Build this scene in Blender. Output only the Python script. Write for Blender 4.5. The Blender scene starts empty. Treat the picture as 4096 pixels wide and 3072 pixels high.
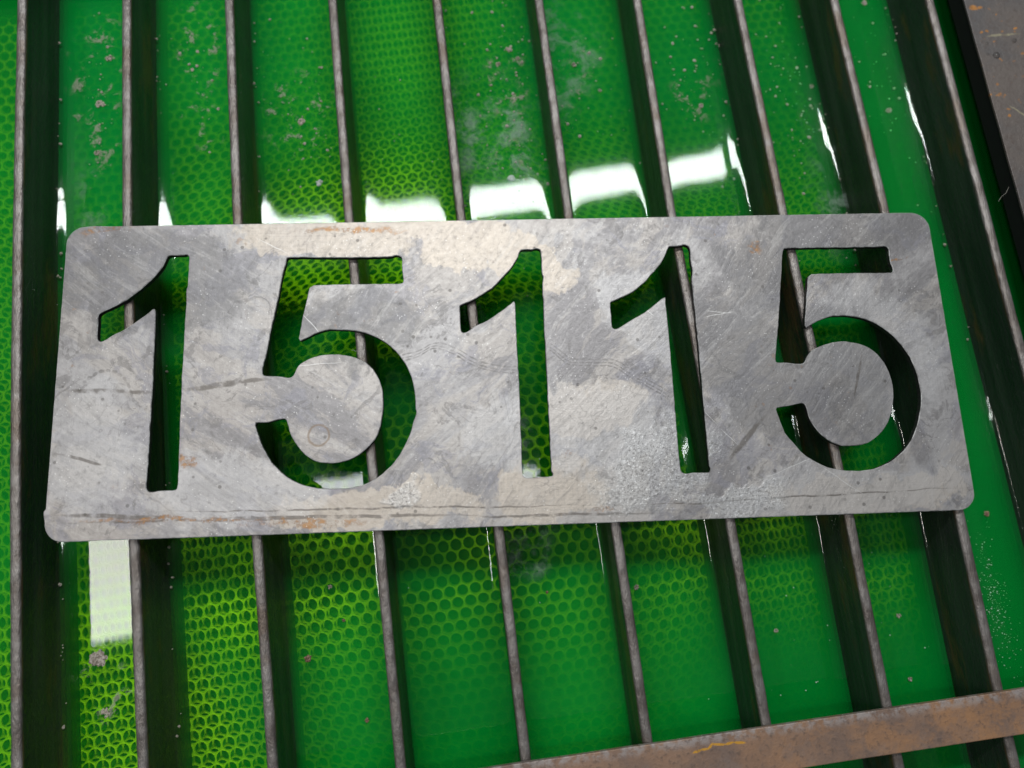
import bpy, bmesh, math, random
import numpy as np
from mathutils import Matrix, Vector, noise as mnoise

random.seed(7)
sc = bpy.context.scene
MM = 0.001

# ------------------------------------------------------------------ camera
cam_d = bpy.data.cameras.new('camera')
cam_d.sensor_width = 36.0
cam_d.lens = 25.06
cam_d.clip_start = 0.005
cam_d.clip_end = 50.0
cam_d.dof.use_dof = True
cam_d.dof.focus_distance = 0.312
cam_d.dof.aperture_fstop = 5.4
cam = bpy.data.objects.new('camera', cam_d)
sc.collection.objects.link(cam)
cr = [(0.99152503, -0.12394631, 0.03892848), (-0.11414186, -0.97421626, -0.19461324), (0.06204635, 0.18852053, -0.98010727)]
rot = Matrix((cr[0], [-v for v in cr[1]], [-v for v in cr[2]])).transposed()
cam.matrix_world = Matrix.Translation((0.193764, 0.0, 0.308917)) @ rot.to_4x4()
sc.camera = cam

# ------------------------------------------------------------------ light
world = bpy.data.worlds.new('World')
sc.world = world
world.use_nodes = True
bg = world.node_tree.nodes['Background']
bg.inputs['Color'].default_value = (0.82, 0.9, 1.0, 1)
bg.inputs['Strength'].default_value = 0.16

def lamp(name, x, y, z, sx, sy, radiance, color, rz=0):
    d = bpy.data.lights.new(name, 'AREA')
    d.shape = 'RECTANGLE'
    d.size = sx; d.size_y = sy
    d.energy = radiance * math.pi * sx * sy
    d.color = color
    o = bpy.data.objects.new(name, d)
    o.location = (x, y, z)
    o.rotation_euler = (0, 0, rz)
    sc.collection.objects.link(o)

LZ = 1.5445
lamp('long_ceiling_light', 0.31, 0.903, LZ, 1.425, 0.082, 66, (0.97, 1.0, 0.99), math.radians(3.97))
lamp('short_ceiling_light', -0.016, 0.1355, LZ, 0.745, 0.036, 36, (0.98, 1.0, 0.99), math.radians(-3.3))
lamp('square_ceiling_light', -0.765, -0.007, LZ, 0.13, 0.315, 36, (1.0, 0.97, 0.9), 0)

sc.view_settings.view_transform = 'Standard'
sc.view_settings.look = 'None'
sc.view_settings.exposure = 0.0
sc.view_settings.gamma = 1.0
sc.cycles.max_bounces = 5
sc.cycles.transparent_max_bounces = 32
sc.cycles.diffuse_bounces = 2
sc.cycles.glossy_bounces = 2
sc.cycles.sample_clamp_indirect = 4.0

# ------------------------------------------------------------------ helpers
def link(o, parent=None):
    sc.collection.objects.link(o)
    if parent: o.parent = parent
    return o

def mesh_obj(name, verts, faces, mats, parent=None, smooth=False, midx=None):
    me = bpy.data.meshes.new(name)
    me.from_pydata(verts, [], faces)
    for m in (mats if isinstance(mats, (list, tuple)) else [mats]): me.materials.append(m)
    if midx is not None: me.polygons.foreach_set('material_index', midx)
    if smooth: me.polygons.foreach_set('use_smooth', [True] * len(me.polygons))
    me.update()
    return link(bpy.data.objects.new(name, me), parent)

def tag(o, label=None, cat=None, group=None, kind=None):
    if label: o['label'] = label
    if cat: o['category'] = cat
    if group: o['group'] = group
    if kind: o['kind'] = kind
    return o

def box(x0, x1, y0, y1, z0, z1, nx=1, ny=1):
    """bevel-free box as verts/faces (mm in, m out)"""
    v = [(x * MM, y * MM, z * MM) for z in (z0, z1) for y in (y0, y1) for x in (x0, x1)]
    f = [(0, 2, 3, 1), (4, 5, 7, 6), (0, 1, 5, 4), (1, 3, 7, 5), (3, 2, 6, 7), (2, 0, 4, 6)]
    return v, f

def bevel_box(name, x0, x1, y0, y1, z0, z1, b, mats, parent=None, cuts=0, wob=0.0):
    v, f = box(x0, x1, y0, y1, z0, z1)
    o = mesh_obj(name, v, f, mats, parent)
    bm = bmesh.new(); bm.from_mesh(o.data)
    if cuts:
        es = [e for e in bm.edges if abs((e.verts[0].co - e.verts[1].co).normalized().x if (x1-x0) > (y1-y0) else (e.verts[0].co - e.verts[1].co).normalized().y) > .9]
        bmesh.ops.subdivide_edges(bm, edges=es, cuts=cuts, use_grid_fill=True)
        for q in bm.verts:
            q.co += Vector((mnoise.noise(q.co * 60), mnoise.noise(q.co * 60 + Vector((9, 3, 1))), 0)) * wob * MM
    es = [e for e in bm.edges if len(e.link_faces) == 2 and e.calc_face_angle(0) > 1.0]
    bmesh.ops.bevel(bm, geom=es, offset=b * MM, segments=2, affect='EDGES', profile=0.6)
    bm.normal_update(); bm.to_mesh(o.data); bm.free()
    for p in o.data.polygons: p.use_smooth = abs(p.normal.z) < .98 and False
    return o

# ---- node helpers
class NT:
    def __init__(s, name):
        s.m = bpy.data.materials.new(name); s.m.use_nodes = True
        s.t = s.m.node_tree; s.t.nodes.clear()
        s.out = s.t.nodes.new('ShaderNodeOutputMaterial')
        s.tc = s.t.nodes.new('ShaderNodeTexCoord')
    def n(s, typ, **kw):
        nd = s.t.nodes.new(typ)
        for k, v in kw.items(): setattr(nd, k, v)
        return nd
    def l(s, a, b): s.t.links.new(a, b)
    def put(s, sock, v):
        if hasattr(v, 'is_linked') or isinstance(v, bpy.types.NodeSocket): s.l(v, sock)
        elif isinstance(v, (tuple, list)): sock.default_value = tuple(v) + ((1,) if len(v) == 3 and len(sock.default_value) == 4 else ())
        else: sock.default_value = v
    @property
    def obj(s): return s.tc.outputs['Object']
    def math(s, op, a, b=0.0, c=None, clamp=False):
        nd = s.n('ShaderNodeMath', operation=op, use_clamp=clamp)
        s.put(nd.inputs[0], a); s.put(nd.inputs[1], b)
        if c is not None: s.put(nd.inputs[2], c)
        return nd.outputs[0]
    def mul(s, a, b): return s.math('MULTIPLY', a, b)
    def add(s, a, b): return s.math('ADD', a, b)
    def mapping(s, vec, scale=(1, 1, 1), loc=(0, 0, 0), rz=0, typ='POINT'):
        nd = s.n('ShaderNodeMapping', vector_type=typ)
        s.l(vec, nd.inputs['Vector'])
        nd.inputs['Scale'].default_value = scale; nd.inputs['Location'].default_value = loc
        nd.inputs['Rotation'].default_value = (0, 0, rz)
        return nd.outputs[0]
    def noise(s, vec, scale, detail=4, rough=.55, dist=0.0, col=False):
        nd = s.n('ShaderNodeTexNoise'); s.l(vec, nd.inputs['Vector'])
        nd.inputs['Scale'].default_value = scale; nd.inputs['Detail'].default_value = detail
        nd.inputs['Roughness'].default_value = rough; nd.inputs['Distortion'].default_value = dist
        return nd.outputs['Color' if col else 'Fac']
    def vor(s, vec, scale, feat='F1', out='Distance', rnd=1.0):
        nd = s.n('ShaderNodeTexVoronoi', feature=feat); s.l(vec, nd.inputs['Vector'])
        nd.inputs['Scale'].default_value = scale; nd.inputs['Randomness'].default_value = rnd
        return nd.outputs[out]
    def ramp(s, f, a, b, ca=0.0, cb=1.0):
        nd = s.n('ShaderNodeMapRange', interpolation_type='SMOOTHSTEP'); s.put(nd.inputs[0], f)
        nd.inputs[1].default_value = a; nd.inputs[2].default_value = b
        nd.inputs[3].default_value = ca; nd.inputs[4].default_value = cb
        return nd.outputs[0]
    def mix(s, fac, a, b):
        nd = s.n('ShaderNodeMix', data_type='RGBA')
        s.put(nd.inputs[0], fac); s.put(nd.inputs[6], a); s.put(nd.inputs[7], b)
        return nd.outputs[2]
    def blob(s, vec, x, y, rx, ry, ang=0.0):
        """1 at (x,y) mm falling to 0 on the ellipse; a stain's own place on its surface"""
        v = s.mapping(vec, (rx * MM, ry * MM, 10), (x * MM, y * MM, 0), math.radians(ang), 'TEXTURE')
        g = s.n('ShaderNodeTexGradient', gradient_type='SPHERICAL'); s.l(v, g.inputs[0])
        return g.outputs['Fac']
    def seg(s, vec, p, q, w):
        cx, cy = (p[0] + q[0]) / 2, (p[1] + q[1]) / 2
        L = math.hypot(q[0] - p[0], q[1] - p[1]) / 2
        return s.blob(vec, cx, cy, L * 1.15, w, math.degrees(math.atan2(q[1] - p[1], q[0] - p[0])))
    def warp(s, vec, scale, amt):
        c = s.noise(vec, scale, 3, col=True)
        sub = s.n('ShaderNodeVectorMath', operation='SUBTRACT'); s.l(c, sub.inputs[0]); sub.inputs[1].default_value = (.5, .5, .5)
        sca = s.n('ShaderNodeVectorMath', operation='SCALE'); s.l(sub.outputs[0], sca.inputs[0]); sca.inputs['Scale'].default_value = amt
        ad = s.n('ShaderNodeVectorMath', operation='ADD'); s.l(vec, ad.inputs[0]); s.l(sca.outputs[0], ad.inputs[1])
        return ad.outputs[0]
    def bump(s, h, strength, dist, prev=None):
        nd = s.n('ShaderNodeBump'); s.l(h, nd.inputs['Height'])
        nd.inputs['Strength'].default_value = strength; nd.inputs['Distance'].default_value = dist
        if prev is not None: s.l(prev, nd.inputs['Normal'])
        return nd.outputs[0]
    def principled(s, col, rough, metal=0.0, normal=None, spec=.5):
        p = s.n('ShaderNodeBsdfPrincipled')
        s.put(p.inputs['Base Color'], col); s.put(p.inputs['Roughness'], rough); s.put(p.inputs['Metallic'], metal)
        p.inputs['Specular IOR Level'].default_value = spec
        if normal is not None: s.l(normal, p.inputs['Normal'])
        s.l(p.outputs[0], s.out.inputs[0])
        return p
    def maxi(s, *a):
        r = a[0]
        for b in a[1:]: r = s.math('MAXIMUM', r, b)
        return r
DIGITS = [
    [(-153.47,54.26),(-152.02,54.66),(-146.64,54.55),(-145.31,54.96),(-144.26,54.07),(-144.06,52.76),(-143.98,40.91),(-143.99,39.7),(-144.47,38.78),(-144.31,29.24),(-144.35,11.17),(-144.33,-3.81),(-144.1,-23.8),(-143.75,-42.01),(-143.72,-48.41),(-144.3,-49.34),(-149.96,-49.35),(-154.65,-49.76),(-156.07,-49.14),(-156.56,-47.34),(-156.42,-36.45),(-156.47,-20.14),(-156.51,-6.84),(-156.81,8.75),(-156.96,19.77),(-157.3,28.84),(-157.91,30.11),(-161.05,27.52),(-165.43,24.14),(-170.42,20.44),(-174.86,18.48),(-177.94,16.14),(-179.84,15.37),(-181.08,16.36),(-181.35,18.29),(-181.39,23.13),(-181.64,27.31),(-180.83,28.69),(-175.75,31.02),(-168.79,35.08),(-163.15,39.91),(-158.78,44.44),(-155.69,48.68),(-154.23,52.25)],
    [(-101.37,52.05),(-100.03,52.6),(-80.92,52.07),(-63.78,51.87),(-54.5,52.05),(-52.77,52.68),(-50.36,52.19),(-49.68,50.86),(-49.84,46.48),(-49.25,41.74),(-49.26,39.94),(-50.09,39.23),(-60.34,39.31),(-73.96,39.39),(-83.46,39.38),(-90.57,39.25),(-91.49,34.41),(-92.72,28.75),(-93.91,21.73),(-95.2,13.38),(-91.77,15.03),(-87.14,17.36),(-82.48,18.65),(-77.12,18.51),(-72.42,18.26),(-67.04,17.22),(-61.66,14.98),(-56.28,11.7),(-51.6,7.06),(-48.28,1.79),(-45.98,-3.77),(-44.68,-8.59),(-44.26,-13.36),(-44.43,-17.75),(-43.92,-19.44),(-44.46,-20.77),(-45.28,-23.43),(-46.5,-28.06),(-48.83,-33.28),(-51.8,-38.45),(-55.72,-42.9),(-60.25,-46.65),(-64.77,-49.09),(-69.27,-50.36),(-74.41,-50.96),(-80.83,-50.81),(-86.6,-50.42),(-92.39,-48.82),(-97.58,-46.07),(-102.15,-42.37),(-106.14,-37.71),(-109.2,-32.07),(-111.31,-26.75),(-112.76,-22.08),(-110.5,-21.82),(-105.97,-21.62),(-102.75,-20.72),(-101.14,-20.3),(-99.51,-20.62),(-98.8,-22.83),(-97.73,-26.83),(-95.36,-31.19),(-92.03,-35.55),(-87.45,-38.95),(-83.57,-39.92),(-78.4,-40.22),(-73.23,-39.08),(-69.36,-37.57),(-64.83,-34.1),(-60.92,-29.61),(-58.96,-23.69),(-58.17,-17.68),(-58.3,-10.25),(-59.3,-6.14),(-61.63,-0.61),(-64.97,2.92),(-68.98,5.09),(-73.66,6.73),(-78.99,7.43),(-84.98,7.23),(-89.6,5.98),(-93.53,4.02),(-95.47,2.01),(-96.71,-1.37),(-98.32,-2.69),(-101.95,-2.12),(-105.25,-1.62),(-109.52,-1.5),(-110.41,-0.32),(-109.99,2.74),(-108.55,9.57),(-107.17,18.55),(-105.43,27.63),(-103.99,36.11),(-102.86,43.97),(-101.63,49.0)],
    [(3.59,53.62),(4.53,54.34),(8.72,53.96),(10.86,54.66),(12.6,54.41),(13.24,52.91),(13.18,46.64),(13.27,42.23),(13.78,41.12),(13.54,38.94),(13.22,37.85),(13.16,27.01),(13.22,12.76),(13.31,-8.16),(13.34,-25.18),(13.39,-43.17),(13.43,-46.46),(13.98,-47.46),(13.8,-48.63),(12.79,-48.86),(7.19,-48.75),(2.56,-49.18),(1.28,-48.49),(0.83,-46.38),(0.86,-36.83),(0.98,-21.44),(0.87,-6.44),(0.73,4.66),(0.6,15.9),(0.52,25.15),(0.49,29.82),(-0.57,29.34),(-3.4,27.03),(-8.33,23.57),(-13.21,20.49),(-17.35,18.81),(-20.82,16.43),(-22.54,15.55),(-23.88,16.29),(-24.17,18.63),(-24.08,22.88),(-24.4,27.52),(-23.96,28.58),(-18.43,30.6),(-12.83,34.08),(-8.61,36.88),(-4.3,41.51),(-0.69,45.45),(2.26,49.81)],
    [(71.81,53.81),(72.73,54.54),(77.38,54.6),(79.58,55.16),(81.31,54.52),(82.1,52.86),(81.68,46.16),(82.32,42.81),(82.06,40.59),(81.61,39.5),(81.62,32.89),(81.74,21.99),(81.9,7.68),(81.94,-7.79),(81.87,-20.22),(81.91,-35.16),(81.97,-45.86),(82.62,-47.54),(82.24,-48.86),(80.98,-49.28),(75.62,-49.1),(70.88,-49.48),(69.61,-48.64),(69.22,-46.78),(69.09,-40.13),(69.1,-30.05),(69.07,-17.79),(68.98,-6.04),(69.0,7.29),(68.85,18.7),(68.63,26.63),(68.69,30.12),(67.98,30.13),(63.89,27.1),(59.43,23.6),(54.34,20.84),(50.0,18.44),(47.09,16.36),(44.96,15.7),(43.63,16.45),(43.48,18.59),(43.61,22.89),(43.23,27.94),(44.05,28.79),(50.14,31.04),(55.25,33.84),(59.72,37.4),(63.57,41.72),(67.41,45.71),(69.83,49.37)],
    [(125.46,52.13),(126.88,52.67),(148.74,52.53),(166.61,52.47),(172.11,52.36),(173.89,52.75),(175.35,51.87),(175.31,49.16),(175.2,44.91),(175.98,41.72),(175.92,40.31),(174.78,39.56),(160.78,39.71),(147.16,39.86),(135.93,39.68),(134.99,34.54),(133.42,26.97),(132.28,20.14),(131.22,13.91),(134.81,15.99),(139.07,18.07),(143.95,19.52),(148.69,19.75),(154.01,19.28),(159.25,18.13),(164.31,15.62),(168.58,12.45),(172.71,8.28),(176.05,3.47),(178.6,-1.97),(180.05,-8.02),(180.59,-13.33),(180.59,-18.6),(179.55,-23.81),(177.39,-30.24),(174.15,-36.59),(170.14,-41.58),(165.7,-45.25),(160.08,-48.23),(155.3,-49.97),(150.03,-50.74),(143.59,-50.66),(137.25,-49.83),(132.33,-47.97),(128.11,-45.64),(123.96,-42.67),(120.61,-38.13),(117.47,-34.54),(115.74,-29.69),(114.62,-25.16),(113.87,-21.91),(116.66,-21.34),(121.26,-21.02),(123.96,-20.25),(126.27,-20.0),(127.62,-21.33),(127.98,-24.9),(129.39,-29.46),(132.13,-33.71),(136.23,-37.34),(140.51,-39.38),(146.29,-39.82),(152.24,-39.11),(157.12,-36.71),(161.56,-32.99),(164.9,-27.93),(166.94,-22.79),(168.11,-16.94),(168.19,-11.67),(167.28,-6.34),(165.28,-1.62),(162.45,2.13),(158.82,4.91),(153.71,6.73),(148.47,7.53),(144.43,7.3),(140.32,6.39),(136.17,5.15),(132.62,3.24),(130.33,0.62),(129.57,-1.35),(128.31,-2.45),(124.71,-2.22),(121.48,-1.61),(117.19,-1.69),(116.18,-0.67),(116.98,4.31),(118.52,12.33),(120.57,23.15),(122.1,32.74),(123.71,42.45),(124.75,48.76)],
]
SLATS = [[(273.5, 2.06), (139.8, 0.57), (32.4, 0.6), (-69.4, 1.97)], [(269.0, 51.17), (154.2, 48.84), (11.7, 48.54), (-76.0, 50.05)], [(264.5, 99.91), (149.0, 97.97), (6.9, 98.85), (-82.9, 100.06)], [(259.9, 149.49), (144.9, 148.3), (2.6, 149.35), (-89.7, 150.01)], [(255.2, 200.39), (140.0, 199.62), (-1.8, 199.99), (-96.4, 199.85)], [(250.5, 250.84), (134.9, 249.74), (-6.4, 249.88), (-95.5, 249.82)], [(246.0, 299.94), (130.7, 298.18), (-11.2, 299.69), (-94.8, 299.5)], [(241.3, 350.98), (126.6, 351.02), (-15.6, 352.15), (-93.8, 351.21)], [(236.7, 400.36), (121.6, 400.35), (-19.4, 401.48), (-92.8, 399.78)], [(232.1, 449.77), (90.5, 448.99)]]

# ------------------------------------------------------------------ materials
WAVE_A = [(-50.9, 4.6), (-43.0, 6.5), (-35.0, 10.8), (-28.4, 8.8), (-19.2, 2.2), (-10.0, -.5), (0, -1.5)]
WAVE_B = [(14.4, 8.4), (18.3, 4.9), (23.4, 1.0), (28.8, .4), (35.5, .3), (42.2, .5), (47.5, -2.1), (55.2, -7.7), (62.8, -13.4), (66.6, -16.2)]
ARC = [(-186.1, -2.1), (-180.9, 2.1), (-175.4, 3.5), (-170.5, .9), (-166.4, -3.6), (-164, -11.5)]
def smooth_line(P):
    out = [P[0]]
    for p, q in zip(P, P[1:]):
        out += [(p[0] * .75 + q[0] * .25, p[1] * .75 + q[1] * .25), (p[0] * .25 + q[0] * .75, p[1] * .25 + q[1] * .75)]
    return out + [P[-1]]

def polyseg(t, w, P, wd, dx=0, dy=0):
    return t.maxi(*[t.seg(w, (p[0] + dx, p[1] + dy), (q[0] + dx, q[1] + dy), wd) for p, q in zip(P, P[1:])])

def mat_plate():
    t = NT('mill_scale_steel'); o = t.obj
    w = t.warp(o, 22, .035)
    big = t.noise(w, 15, 6, .62, .8)
    fine = t.noise(o, 520, 5, .75)
    mid = t.noise(o, 130, 5, .7)
    wp = t.warp(o, 10, .03)
    br1 = t.noise(t.mapping(wp, (1, 11, 1), rz=math.radians(57), typ='TEXTURE'), 330, 5, .7)
    br2 = t.noise(t.mapping(wp, (1, 11, 1), rz=math.radians(-42), typ='TEXTURE'), 330, 5, .7)
    sx = t.n('ShaderNodeSeparateXYZ'); t.l(o, sx.inputs[0])
    which = t.ramp(t.add(t.mul(sx.outputs[0], 3.0), t.noise(o, 9, 2)), .22, .38)
    brush = t.add(t.mul(br1, t.math('SUBTRACT', 1.0, which)), t.mul(br2, which))
    wq = t.warp(t.warp(o, 9, .03), 50, .012)
    sta = t.noise(t.mapping(wq, (1, 3.6, 1), rz=math.radians(57), typ='TEXTURE'), 46, 7, .70, .5)
    stb = t.noise(t.mapping(wq, (1, 3.6, 1), rz=math.radians(-42), typ='TEXTURE'), 46, 7, .70, .5)
    st1 = t.add(t.mul(sta, t.math('SUBTRACT', 1.0, which)), t.mul(stb, which))
    weave = t.noise(t.mapping(o, (1, .05, 1)), 1100, 2, .5)
    weave2 = t.noise(t.mapping(o, (.05, 1, 1)), 1100, 2, .5)
    c = t.mix(t.ramp(big, .42, .58), (.245, .232, .237), (.385, .368, .370))
    # scale flaked off in slanting ragged streaks
    c = t.mix(t.mul(t.ramp(st1, .47, .55), .52), c, (.45, .41, .378))
    c = t.mix(t.mul(t.ramp(t.noise(t.warp(o, 35, .03), 26, 6, .68, 1.5), .53, .58), .5), c, (.24, .235, .27))
    c = t.mix(t.mul(t.ramp(t.noise(t.warp(o, 60, .012), 42, 7, .7, 2.0), .555, .595), .5), c, (.16, .15, .148))
    wb = t.warp(t.warp(o, 40, .03), 160, .012)
    rag = t.mul(t.math('SUBTRACT', t.noise(t.mapping(o, (1, .5, 1), rz=-.7), 95, 6, .72), .5), .9)
    be = t.maxi(t.blob(wb, 11, -54, 36, 20), t.blob(wb, -85, 62, 55, 13, -6), t.blob(wb, -20, 58, 32, 17), t.blob(wb, 8, 48, 24, 15, -40),
                t.blob(wb, -62, -60, 58, 13), t.blob(wb, 150, -62, 60, 13), t.blob(wb, -45, 66, 40, 10), t.mul(t.blob(wb, 30, -20, 40, 16), .7))
    c = t.mix(t.mul(t.ramp(t.add(be, rag), .18, .30), .68), c, (.53, .46, .39))
    lite = t.maxi(t.blob(wb, 165, 5, 30, 45, 30), t.blob(wb, -180, -30, 24, 40), t.blob(wb, 60, 20, 40, 20, -40), t.blob(wb, -120, -48, 50, 20), t.blob(wb, 20, -28, 60, 24), t.blob(wb, 140, -60, 70, 16))
    c = t.mix(t.mul(t.ramp(t.add(lite, rag), .12, .34), .5), c, (.51, .495, .50))
    dk = t.maxi(t.blob(wb, 150, 60, 60, 20), t.blob(wb, 105, -5, 26, 58, 35), t.blob(wb, 148, -8, 36, 42), t.blob(wb, -160, 42, 60, 34), t.blob(wb, -70, 20, 40, 22), t.blob(wb, 110, 40, 22, 30))
    c = t.mix(t.mul(t.ramp(t.add(dk, rag), .10, .40), .58), c, (.155, .15, .155))
    # grain
    c = t.mix(t.mul(t.ramp(brush, .50, .68), .30), c, (.17, .162, .162))
    c = t.mix(t.mul(t.ramp(brush, .47, .34), .24), c, (.55, .53, .515))
    c = t.mix(t.mul(t.ramp(mid, .54, .72), .26), c, (.18, .172, .168))
    c = t.mix(t.mul(t.ramp(fine, .52, .70), .26), c, (.15, .144, .14))
    c = t.mix(t.mul(t.ramp(fine, .44, .30), .24), c, (.60, .585, .57))
    c = t.mix(t.mul(t.mul(t.ramp(t.add(weave, weave2), .95, 1.2), t.ramp(t.noise(o, 9, 2), .50, .62)), .14), c, (.18, .175, .17))
    # fine drying lines, dirt streaks, rule lines along the lower edge
    w1 = t.warp(o, 45, .004)
    w3 = t.warp(o, 30, .006)
    wav = t.maxi(*[polyseg(t, w3, smooth_line(P), .5, dx, dy) for P in (WAVE_A, WAVE_B) for dx, dy in ((0, 0), (.6, 1.6), (-.4, -1.3))])
    wav = t.maxi(wav, polyseg(t, w1, smooth_line(ARC), 1.0))
    c = t.mix(t.mul(t.ramp(wav, .02, .5), t.ramp(t.noise(o, 90, 3), .3, .6, .2, .55)), c, (.13, .122, .118))
    ln = [((-194, -5.3), (-165, -7), 1.6), ((-168, -7), (-156, -7.2), 1.2), ((-144, -7), (-113, -3.3), 1.7), ((-130, -5.6), (-106, -2.6), 1.1),
          ((-194, -58), (-139, -61), 1.3), ((-142, -61), (-20, -64), 1.0), ((-30, -64), (60, -66), .8), ((-192, -61.5), (-60, -63), .7), ((-150, -58), (30, -61.5), .6),
          ((-195, -32), (-172, -38), .9), ((110, -25), (90, -45), 1.6), ((150, -20), (156, 2), .8), ((30, -62.5), (196, -60), .5)]
    lm = t.maxi(*[t.seg(w1, p, q, wd_) for p, q, wd_ in ln])
    c = t.mix(t.mul(t.mul(t.ramp(lm, .02, .5), t.ramp(t.noise(o, 180, 3), .30, .52)), .72), c, (.115, .10, .088))
    iso = t.math('ABSOLUTE', t.math('SUBTRACT', t.noise(t.warp(o, 30, .02), 22, 3, .5, 1.0), .52))
    c = t.mix(t.mul(t.mul(t.ramp(iso, .005, .0), t.ramp(t.noise(o, 14, 1), .50, .58)), .32), c, (.14, .13, .125))
    rg = t.math('ABSOLUTE', t.math('SUBTRACT', t.blob(t.warp(o, 120, .002), -85.7, -28, 9, 9), .5))
    c = t.mix(t.mul(t.ramp(rg, .09, .01), .6), c, (.18, .12, .07))
    # rust
    wr = t.warp(o, 90, .010)
    ru = t.maxi(t.seg(wr, (-196, 66), (-165, 68.8), 3.0), t.seg(wr, (-100, 66), (-45, 64.5), 2.0), t.seg(wr, (-120, -64), (-60, -65.5), 2.4), t.seg(wr, (-190, -60), (-100, -62), 1.2),
                t.seg(wr, (28, -64.5), (44, -63), 1.8), t.blob(wr, -140, -36, 6, 3.5), t.blob(wr, 112, 52, 4, 3), t.blob(wr, 180, 45, 7, .8, 10), t.blob(wr, -155, -62, 7, 2))
    spk = t.mul(t.ramp(t.noise(o, 160, 3, .6), .66, .72), t.ramp(t.noise(o, 12, 2), .5, .65))
    rm = t.maxi(t.mul(t.ramp(ru, .05, .6), t.ramp(t.noise(o, 300, 5, .75), .40, .60)), t.mul(spk, .4))
    c = t.mix(t.mul(rm, .8), c, t.mix(t.ramp(t.noise(o, 300, 3), .42, .66), (.15, .08, .045), (.36, .18, .06)))
    pk = t.ramp(t.vor(o, 150), .15, .08)
    c = t.mix(t.mul(t.mul(pk, t.ramp(t.noise(o, 25, 2), .44, .56)), .6), c, (.085, .078, .072))
    # highlights on fine ridges, painted as pale pin specks
    sp = t.mul(t.ramp(t.vor(o, 620), .20, .10), t.ramp(t.noise(o, 60, 3), .50, .60))
    c = t.mix(t.mul(sp, .5), c, (.82, .81, .80))
    sc_ = [((85, 20), (100, 23), .22), ((86, 23), (100, 22), .2), ((66, 2), (85, 0), .2), ((72, -12), (88, -30), .22), ((88, -30), (96, -38), .2), ((-95, 28), (-85, 16), .25), ((58, 26), (63, 21), .2), ((-102, 2), (-75, 4), .2), ((128, -46), (150, -62), .2), ((-115, 62), (-100, 54), .2), ((150, 20), (175, 10), .2), ((100, -55), (140, -40), .2)]
    sm = t.ramp(t.maxi(*[t.seg(t.warp(o, 60, .002), p, q, wd_) for p, q, wd_ in sc_]), .05, .4)
    c = t.mix(t.mul(sm, .6), c, (.66, .65, .64))
    # where water has wetted the plate; pale tone and specks paint lamp sparkle
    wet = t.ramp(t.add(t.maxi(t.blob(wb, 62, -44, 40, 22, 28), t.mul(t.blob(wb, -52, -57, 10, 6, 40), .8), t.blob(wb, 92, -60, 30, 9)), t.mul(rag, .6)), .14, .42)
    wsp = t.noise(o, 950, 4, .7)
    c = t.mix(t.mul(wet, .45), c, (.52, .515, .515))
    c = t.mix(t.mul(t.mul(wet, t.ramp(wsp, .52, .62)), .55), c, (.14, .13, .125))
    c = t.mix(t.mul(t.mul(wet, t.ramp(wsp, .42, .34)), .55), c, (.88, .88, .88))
    rough = t.add(t.add(t.mul(big, .18), t.mul(fine, .25)), .26)
    rough = t.math('SUBTRACT', rough, t.mul(t.mul(wet, t.ramp(wsp, .5, .4)), .10))
    h = t.add(t.add(t.mul(t.add(weave, weave2), .12), t.mul(fine, 1.0)), t.mul(brush, .8))
    h = t.add(h, t.mul(wet, t.mul(wsp, 1.2)))
    nrm = t.bump(h, .5, .00025)
    t.principled(c, rough, .58, nrm)
    return t.m

def mat_rim():
    t = NT('rim_highlight_tint'); n = t.noise(t.obj, 400, 3)  # bevel highlight put into a brighter rim colour
    t.principled(t.mix(t.ramp(n, .35, .6), (.30, .29, .29), (.72, .71, .70)), .42, .5)
    return t.m

def mat_cut():
    t = NT('torch_cut_edge'); o = t.obj
    n = t.noise(t.mapping(o, (1, 1, .08)), 900, 3)
    t.principled(t.mix(n, (.012, .012, .013), (.05, .047, .047)), .55, .4, t.bump(n, .6, .0004))
    return t.m

def mat_slat(seed):
    t = NT('bare_steel_slat'); o = t.obj
    sep = t.n('ShaderNodeSeparateXYZ'); t.l(o, sep.inputs[0])
    oo = t.mapping(o, loc=(seed * .37, seed * 1.1, 0))
    n1 = t.noise(oo, 90, 4, .6)
    n2 = t.noise(t.mapping(oo, (1, .35, 1), rz=.6), 600, 4, .7)
    run = t.noise(t.mapping(oo, (1, .05, 1.0)), 150, 4, .55)
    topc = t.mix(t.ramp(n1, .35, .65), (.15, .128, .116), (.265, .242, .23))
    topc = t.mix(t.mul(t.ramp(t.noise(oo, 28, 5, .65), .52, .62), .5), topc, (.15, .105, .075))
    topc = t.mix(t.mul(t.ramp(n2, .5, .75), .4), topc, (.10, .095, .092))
    side = t.mix(t.ramp(run, .35, .7), (.022, .028, .025), (.050, .056, .052))  # shade of grazing overhead light put into a dark side colour
    rst = t.mul(t.ramp(t.noise(t.mapping(oo, (1, .25, 1)), 55, 5, .7), .54, .66), .8)
    side = t.mix(rst, side, (.105, .062, .030))
    edge = t.mul(t.ramp(sep.outputs[2], -.0024, -.0011), t.ramp(t.noise(t.mapping(oo, (1, .2, 1)), 260, 3), .42, .62))
    istop = t.ramp(sep.outputs[2], -.0017, -.0009)
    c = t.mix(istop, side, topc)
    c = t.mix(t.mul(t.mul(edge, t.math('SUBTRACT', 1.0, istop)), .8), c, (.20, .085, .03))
    r = t.ramp(istop, 0, 1, .36, .42)
    h = t.add(t.mul(n2, 1.0), t.mul(n1, .5))
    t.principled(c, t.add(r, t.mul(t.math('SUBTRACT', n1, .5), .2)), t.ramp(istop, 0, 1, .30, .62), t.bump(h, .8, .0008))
    return t.m

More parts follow.
